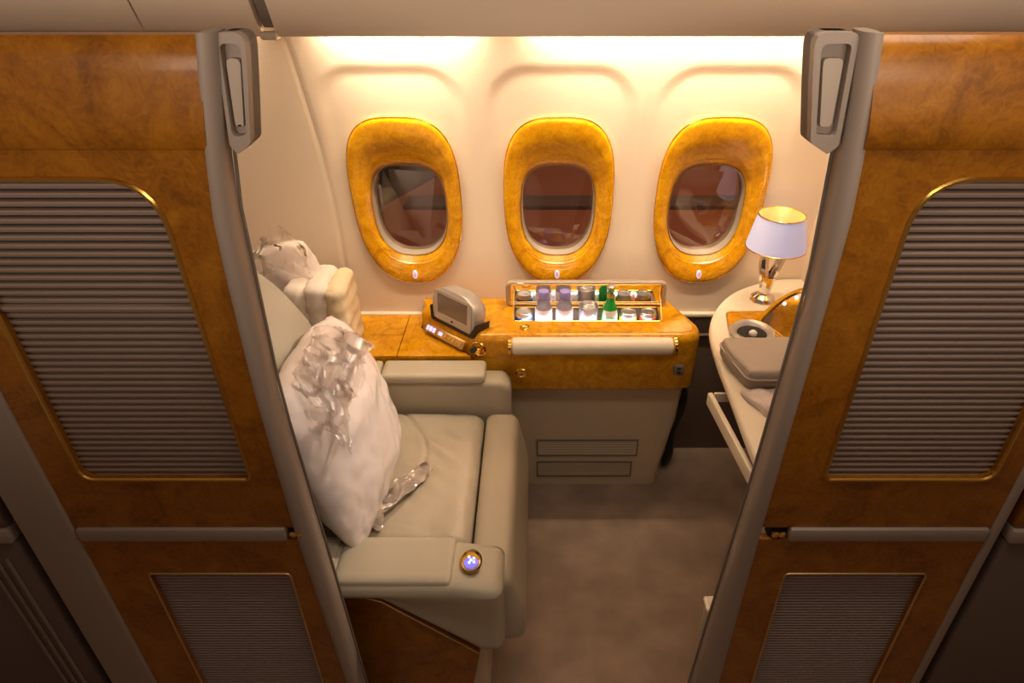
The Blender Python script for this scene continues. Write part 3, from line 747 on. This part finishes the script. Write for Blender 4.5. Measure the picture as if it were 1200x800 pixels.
# crumpled excess of the bag at the top near corner
def crumple(pts_a, pts_b, seed, amp=.02, nu=60, nv=40):
    bm = bmesh.new(); A = smooth_path(pts_a, 8); Bp = smooth_path(pts_b, 8)
    g = []
    for i in range(nu+1):
        a = A[int(i/nu*(len(A)-1))]; b = Bp[int(i/nu*(len(Bp)-1))]; row = []
        for j in range(nv+1):
            p = a.lerp(b, j/nv)
            d = Vector((noise.noise(p*22+Vector((seed, 0, 0))), noise.noise(p*22+Vector((0, seed, 0))), noise.noise(p*22+Vector((0, 0, seed)))))
            d2 = noise.noise_vector(p*60+Vector((seed, seed, 0))); row.append(bm.verts.new(p+d*amp*1.3+d2*amp*.35))
        g.append(row)
    for i in range(nu):
        for j in range(nv): bm.faces.new((g[i][j], g[i+1][j], g[i+1][j+1], g[i][j+1]))
    return bm
obj('bag_flap', crumple([(-.60, 1.66, 1.00), (-.64, 1.50, 1.04), (-.62, 1.32, 1.07), (-.56, 1.22, 1.00)], [(-.51, 1.62, .95), (-.53, 1.46, .96), (-.51, 1.33, .93), (-.49, 1.25, .87)], 3, .016), 'wrap', pl, 10).location.x += .03
obj('bag_flap', crumple([(-.61, 1.62, 1.02), (-.63, 1.48, 1.08), (-.60, 1.35, 1.05)], [(-.52, 1.60, .99), (-.50, 1.46, .98), (-.51, 1.34, .95)], 8, .018), 'wrap', pl, 10).location.x += .035
obj('bag_tail', crumple([(-.49, 1.27, .60), (-.45, 1.33, .60), (-.42, 1.43, .60), (-.375, 1.50, .585), (-.345, 1.52, .60)], [(-.44, 1.26, .58), (-.415, 1.34, .575), (-.36, 1.43, .575), (-.335, 1.47, .578), (-.325, 1.50, .58)], 5, .012), mat('grey_film', (.33, .27, .22), .15, coat=.8), pl, 10)
p2 = thing('upper_pillow', 'smaller white pillow in thin plastic behind the seat back by the wall', 'pillow', (-.86, 2.0, .80))
obj('pillow', pillow_bm((-.865, 2.02, .935), (.80, .1, .22), (-.35, .10, .95), .135, .155, .055, 7, .007), 'pillow', p2, 80)
obj('plastic_wrap', crumple([(-1.0, 1.99, 1.02), (-.92, 2.00, 1.12), (-.84, 2.01, 1.16), (-.77, 2.02, 1.08)], [(-.99, 1.96, .93), (-.92, 1.965, 1.0), (-.84, 1.965, 1.03), (-.75, 1.97, .98)], 4, .012), 'wrap', p2, 10)
p3 = thing('folded_quilt', 'folded white quilt bundle standing between the seat back and side shelf', 'quilt', (-.70, 1.95, .71))
def fold_rb(y0, x0, x1, z1, seed):
    return rbox(x0, x1, y0, y0+.062, .715, z1, .028, 26, lambda p, n: p+n*(.007*fbm(p+Vector((seed, 0, 0)), 14)+.003*math.sin(p.z*95+seed)))
for i, (xa, xb, m) in enumerate(((-.845, -.765, 'blanket'), (-.775, -.695, 'blanket'), (-.705, -.640, 'fold'))):
    bm = rbox(xa, xb, 1.90, 2.10, .715, 1.0-.012*abs(i-1)*1, .034, 30, lambda p, n, i=i: p+n*(.007*fbm(p+Vector((i*3, 0, 0)), 14)+.0022*math.sin(p.z*110+i)))
    obj('quilt_fold', bm, m, p3, 80)

# ------------------------------------------------------------------ right vanity table
V = thing('vanity_table', 'cream rounded side table with burl inlay by the right window', 'table', (.80, 1.75, 0))
tp = [(1.0, 2.236), (.90, 2.232), (.80, 2.19), (.715, 2.13), (.645, 2.045), (.592, 1.94), (.566, 1.84), (.554, 1.70), (.550, 1.50), (.545, 1.30), (.548, 1.08), (1.0, 1.08)]
tps = [Vector((p.x, p.y)) for p in smooth_path([(a, b, 0) for a, b in tp[:-1]], 5)]+[Vector((1.0, 1.08))]
def tin(d): return [Vector((p.x+(d if p.x < .98 else 0)*(1-abs(p.y-1.6)*.3), p.y)) for p in tps]
obj('table_top', loft([[(p.x, p.y, z) for p in tin(d)] for d, z in ((.02, .822), (.004, .826), (0, .836), (0, .850), (.003, .857), (.010, .860))], cap0=True, cap1=True), 'cream', V, 55)
obj('table_body', loft([[(min(p.x+.24, 1.0), min(p.y, 2.2), z) for p in tin(.03)] for z in (.0, .822)], cap0=True, cap1=True), 'base', V)
inl = roundpoly([(.655, 1.70, .01), (.99, 1.70, 0), (.99, 1.985, 0), (.652, 1.985, .03), (.632, 1.86, .04)], 5)
obj('burl_inlay', plate([Vector((p.x, p.y)) for p in inl][::1], [], XY(.8625), .004), 'burl_lit', V)
obj('inlay_bead', tube([(p.x, p.y, .8628) for p in inl], .0022, 6, True), 'brass', V)
# pulled-out tray drawer
dr = obj('tray_drawer', B(.575, .70, 1.15, 1.60, .776, .782), 'black', V)
mt = Matrix.Translation((.538, 1.38, .795)) @ Matrix.Rotation(R(-5), 4, 'Z') if False else Matrix.Translation((.533, 1.40, .79)) @ Matrix.Rotation(R(5.5), 4, 'Z')
obj('drawer_front', B(-.008, .008, -.36, .185, -.020, .022, .004, 2, mt), 'cream', dr)
obj('drawer_side', B(.53, .66, 1.583, 1.591, .776, .806), 'cream', dr)
obj('folded_tray', B(.572, .66, 1.12, 1.56, .783, .800, .006), 'black', dr)
# flip-up D shaped vanity mirror, hinged on a diagonal line
h0 = Vector((.742, 1.895, .866)); h1 = Vector((.800, 1.735, .866)); hu = (h1-h0).normalized()
hn = Vector((-hu.y, hu.x, 0));
if hn.x < 0: hn = -hn
for_up = (hn*math.cos(R(52))+Vector((0, 0, 1))*math.sin(R(52))).normalized()
def dpt(a, b, d=0): return h0+hu*a+for_up*b+for_up.cross(hu)*d
Lh = (h1-h0).length
vm = obj('vanity_mirror', bmesh.new(), 'burl_lit', V)
def dshape(g): 
    w_ = Lh/2; pts = [(w_+(w_+g)*1.25*math.cos(a), max(-g, (.19+g)*math.sin(a))) for a in [PI*i/24 for i in range(25)]]
    return pts
ou, inn = dshape(.0), [(Lh/2+(p[0]-Lh/2)*.84, .012+p[1]*.86) for p in dshape(0)]
sgn = 1 if for_up.cross(hu).z < 0 else -1
bm = plate(ou, [inn], lambda a, b, d: dpt(a, b, sgn*d), .012)
o = obj('mirror_rim', bm, 'burl_lit', vm)
obj('mirror_glass', plate(inn, [], lambda a, b, d: dpt(a, b, sgn*(.003+d)), .006), 'mirror', vm, 0)
obj('mirror_bead', tube([dpt(a, b) for a, b in inn], .0022, 6, True), 'gold', vm)
for i in (19, 16, 13, 10):
    a, b = inn[i]; a2 = Lh/2+(a-Lh/2)*.86; b2 = .012+(b-.012)*.88
    obj('mirror_bulb', lathe([(.006, 0), (.006, -.002), (.003, -.0045)], dpt(a2, b2, sgn*.003), 10, for_up.cross(hu)*sgn), 'led_white', vm)
wd = lathe([(.070, 0), (.074, .008), (.066, .016), (.052, .010), (.046, -.001)], (.700, 1.835, .863), 32)
dish = obj('vanity_dish', wd, 'silver', V, 60)
obj('dish_well', lathe([(.050, .001), (.046, .0035), (.002, .0035)], (.700, 1.835, .863), 28), 'dark', dish)
obj('dish_knob', lathe([(.013, 0), (.013, .010), (.007, .016)], (.700, 1.825, .865), 16), 'white', dish)

# table lamp
lx, ly, lz_ = .805, 2.075, .860
LP = thing('table_lamp', 'chrome two-armed table lamp with glowing white shade on the cream table', 'lamp', (lx, ly, lz_))
obj('base', lathe([(.047, 0), (.048, .004), (.040, .016), (.024, .026), (.019, .034)], (lx, ly, lz_), 10), 'chrome', LP, 20)
obj('stem', tube([(lx, ly, lz_+.028), (lx+.004, ly, lz_+.095)], lambda t: .019+.008*t, 10), 'chrome', LP, 30)
obj('arm', tube([(lx-.006, ly, lz_+.07), (lx-.020, ly, lz_+.14), (lx-.030, ly, lz_+.235)], .017, 8), 'chrome', LP, 30)
obj('arm', tube([(lx+.006, ly, lz_+.07), (lx+.030, ly, lz_+.14), (lx+.052, ly, lz_+.235)], .017, 8), 'chrome', LP, 30)
sc = (lx+.008, ly, 0)
def shr(r, z): return [(sc[0]+r*math.cos(a), sc[1]+r*math.sin(a), z) for a in [2*PI*i/40 for i in range(40)]]
sh = obj('shade', loft([shr(.100, lz_+.205), shr(.076, lz_+.320)]), 'shade', LP)
obj('shade_lining', loft([shr(.098, lz_+.205), shr(.074, lz_+.320)]), 'shade_in', sh)
obj('lower_rim', tube(shr(.100, lz_+.205), .0022, 6, True), 'gold', sh)
obj('upper_rim', tube(shr(.076, lz_+.320), .0022, 6, True), 'gold', sh)
obj('bulb', lathe([(.010, .20), (.012, .23), (.020, .255), (.016, .285), (.004, .295)], (sc[0], sc[1], lz_), 14), 'led_white', LP)
l = bpy.data.lights.new('lamp_bulb_light', 'POINT'); l.energy = .12; l.color = (1, .85, .62); l.shadow_soft_size = .03
o = bpy.data.objects.new('lamp_bulb_light', l); C.objects.link(o); o.location = (sc[0], sc[1], lz_+.30)
rm_ = thing('wall_disc', 'small round disc on the forward suite wall right of the lamp shade', 'disc', (.995, 1.98, 1.11))
obj('disc_face', lathe([(.055, 0), (.056, .004), (.050, .006)], (.999, 1.98, 1.11), 32, (-1, 0, 0)), 'wall', rm_)

# amenity bag and printed wrap on the table
ab = thing('amenity_bag', 'grey zipped amenity bag with pale piping on the cream table', 'bag', (.68, 1.62, .861))
def bagf(p, n):
    q = p.copy(); q += n*.002*fbm(p, 18)
    cx, cy = .70, 1.62
    if p.x < cx: q.y += (.0)
    q.x += .05*sst(1.66, 1.52, p.y)*(p.x < .62)*.6
    return q
obj('bag_body', rbox(.560, .86, 1.515, 1.715, .862, .922, .024, 34, bagf), 'bag', ab, 70)
obj('bag_top', rbox(.566, .86, 1.520, 1.712, .905, .930, .012, 30, bagf), mat('light_grey_leatherette', (.44, .38, .32), .5, bump=.1, bscale=400), ab, 70)
def bp_(p): v = bagf(Vector(p), Vector((0, 0, 0))); return v
pp = [bp_((a, b, .906)) for a, b in [(x.x, x.y) for x in roundpoly([(.558, 1.512, .03), (.86, 1.512, .02), (.86, 1.718, .02), (.558, 1.718, .03)], 6)]]
obj('piping', tube(pp, .0028, 6, True), 'piping', ab)
pw = thing('printed_wrap', 'crumpled white printed wrap in front of the grey bag on the table', 'wrapper', (.65, 1.40, .861))
bm = rbox(.575, .84, 1.375, 1.510, .862, .880, .007, 40, lambda p, n: p+n*(.004*fbm(p, 16))+Vector((.05*sst(1.51, 1.37, p.y)*(.84-p.x)/.26, 0, .008*abs(noise.noise(p*20))*(n.z > 0))))
o = obj('wrap_sheet', bm, 'paper', pw, 60)
bm = bmesh.new()
for i in range(9):
    a = .665+.035*(i % 3); b = 1.395+.035*(i//3); box(bm, a, a+.016, b, b+.010, .885, .8856, 0, 1, None)
obj('print_marks', bm, 'yellow', pw)['kind'] = 'stuff'
# small storage pod at the foot of the right partition
sp = thing('storage_pod', 'low rounded beige pod behind the foot of the right partition', 'storage unit', (.50, 1.08, 0))
obj('pod_body', rbox(.412, .56, 1.005, 1.045, .005, .570, .016, 24), 'leather2', sp, 70)
obj('pod_top', rbox(.410, .56, 1.003, 1.047, .572, .586, .006, 20), 'cream', sp, 70)
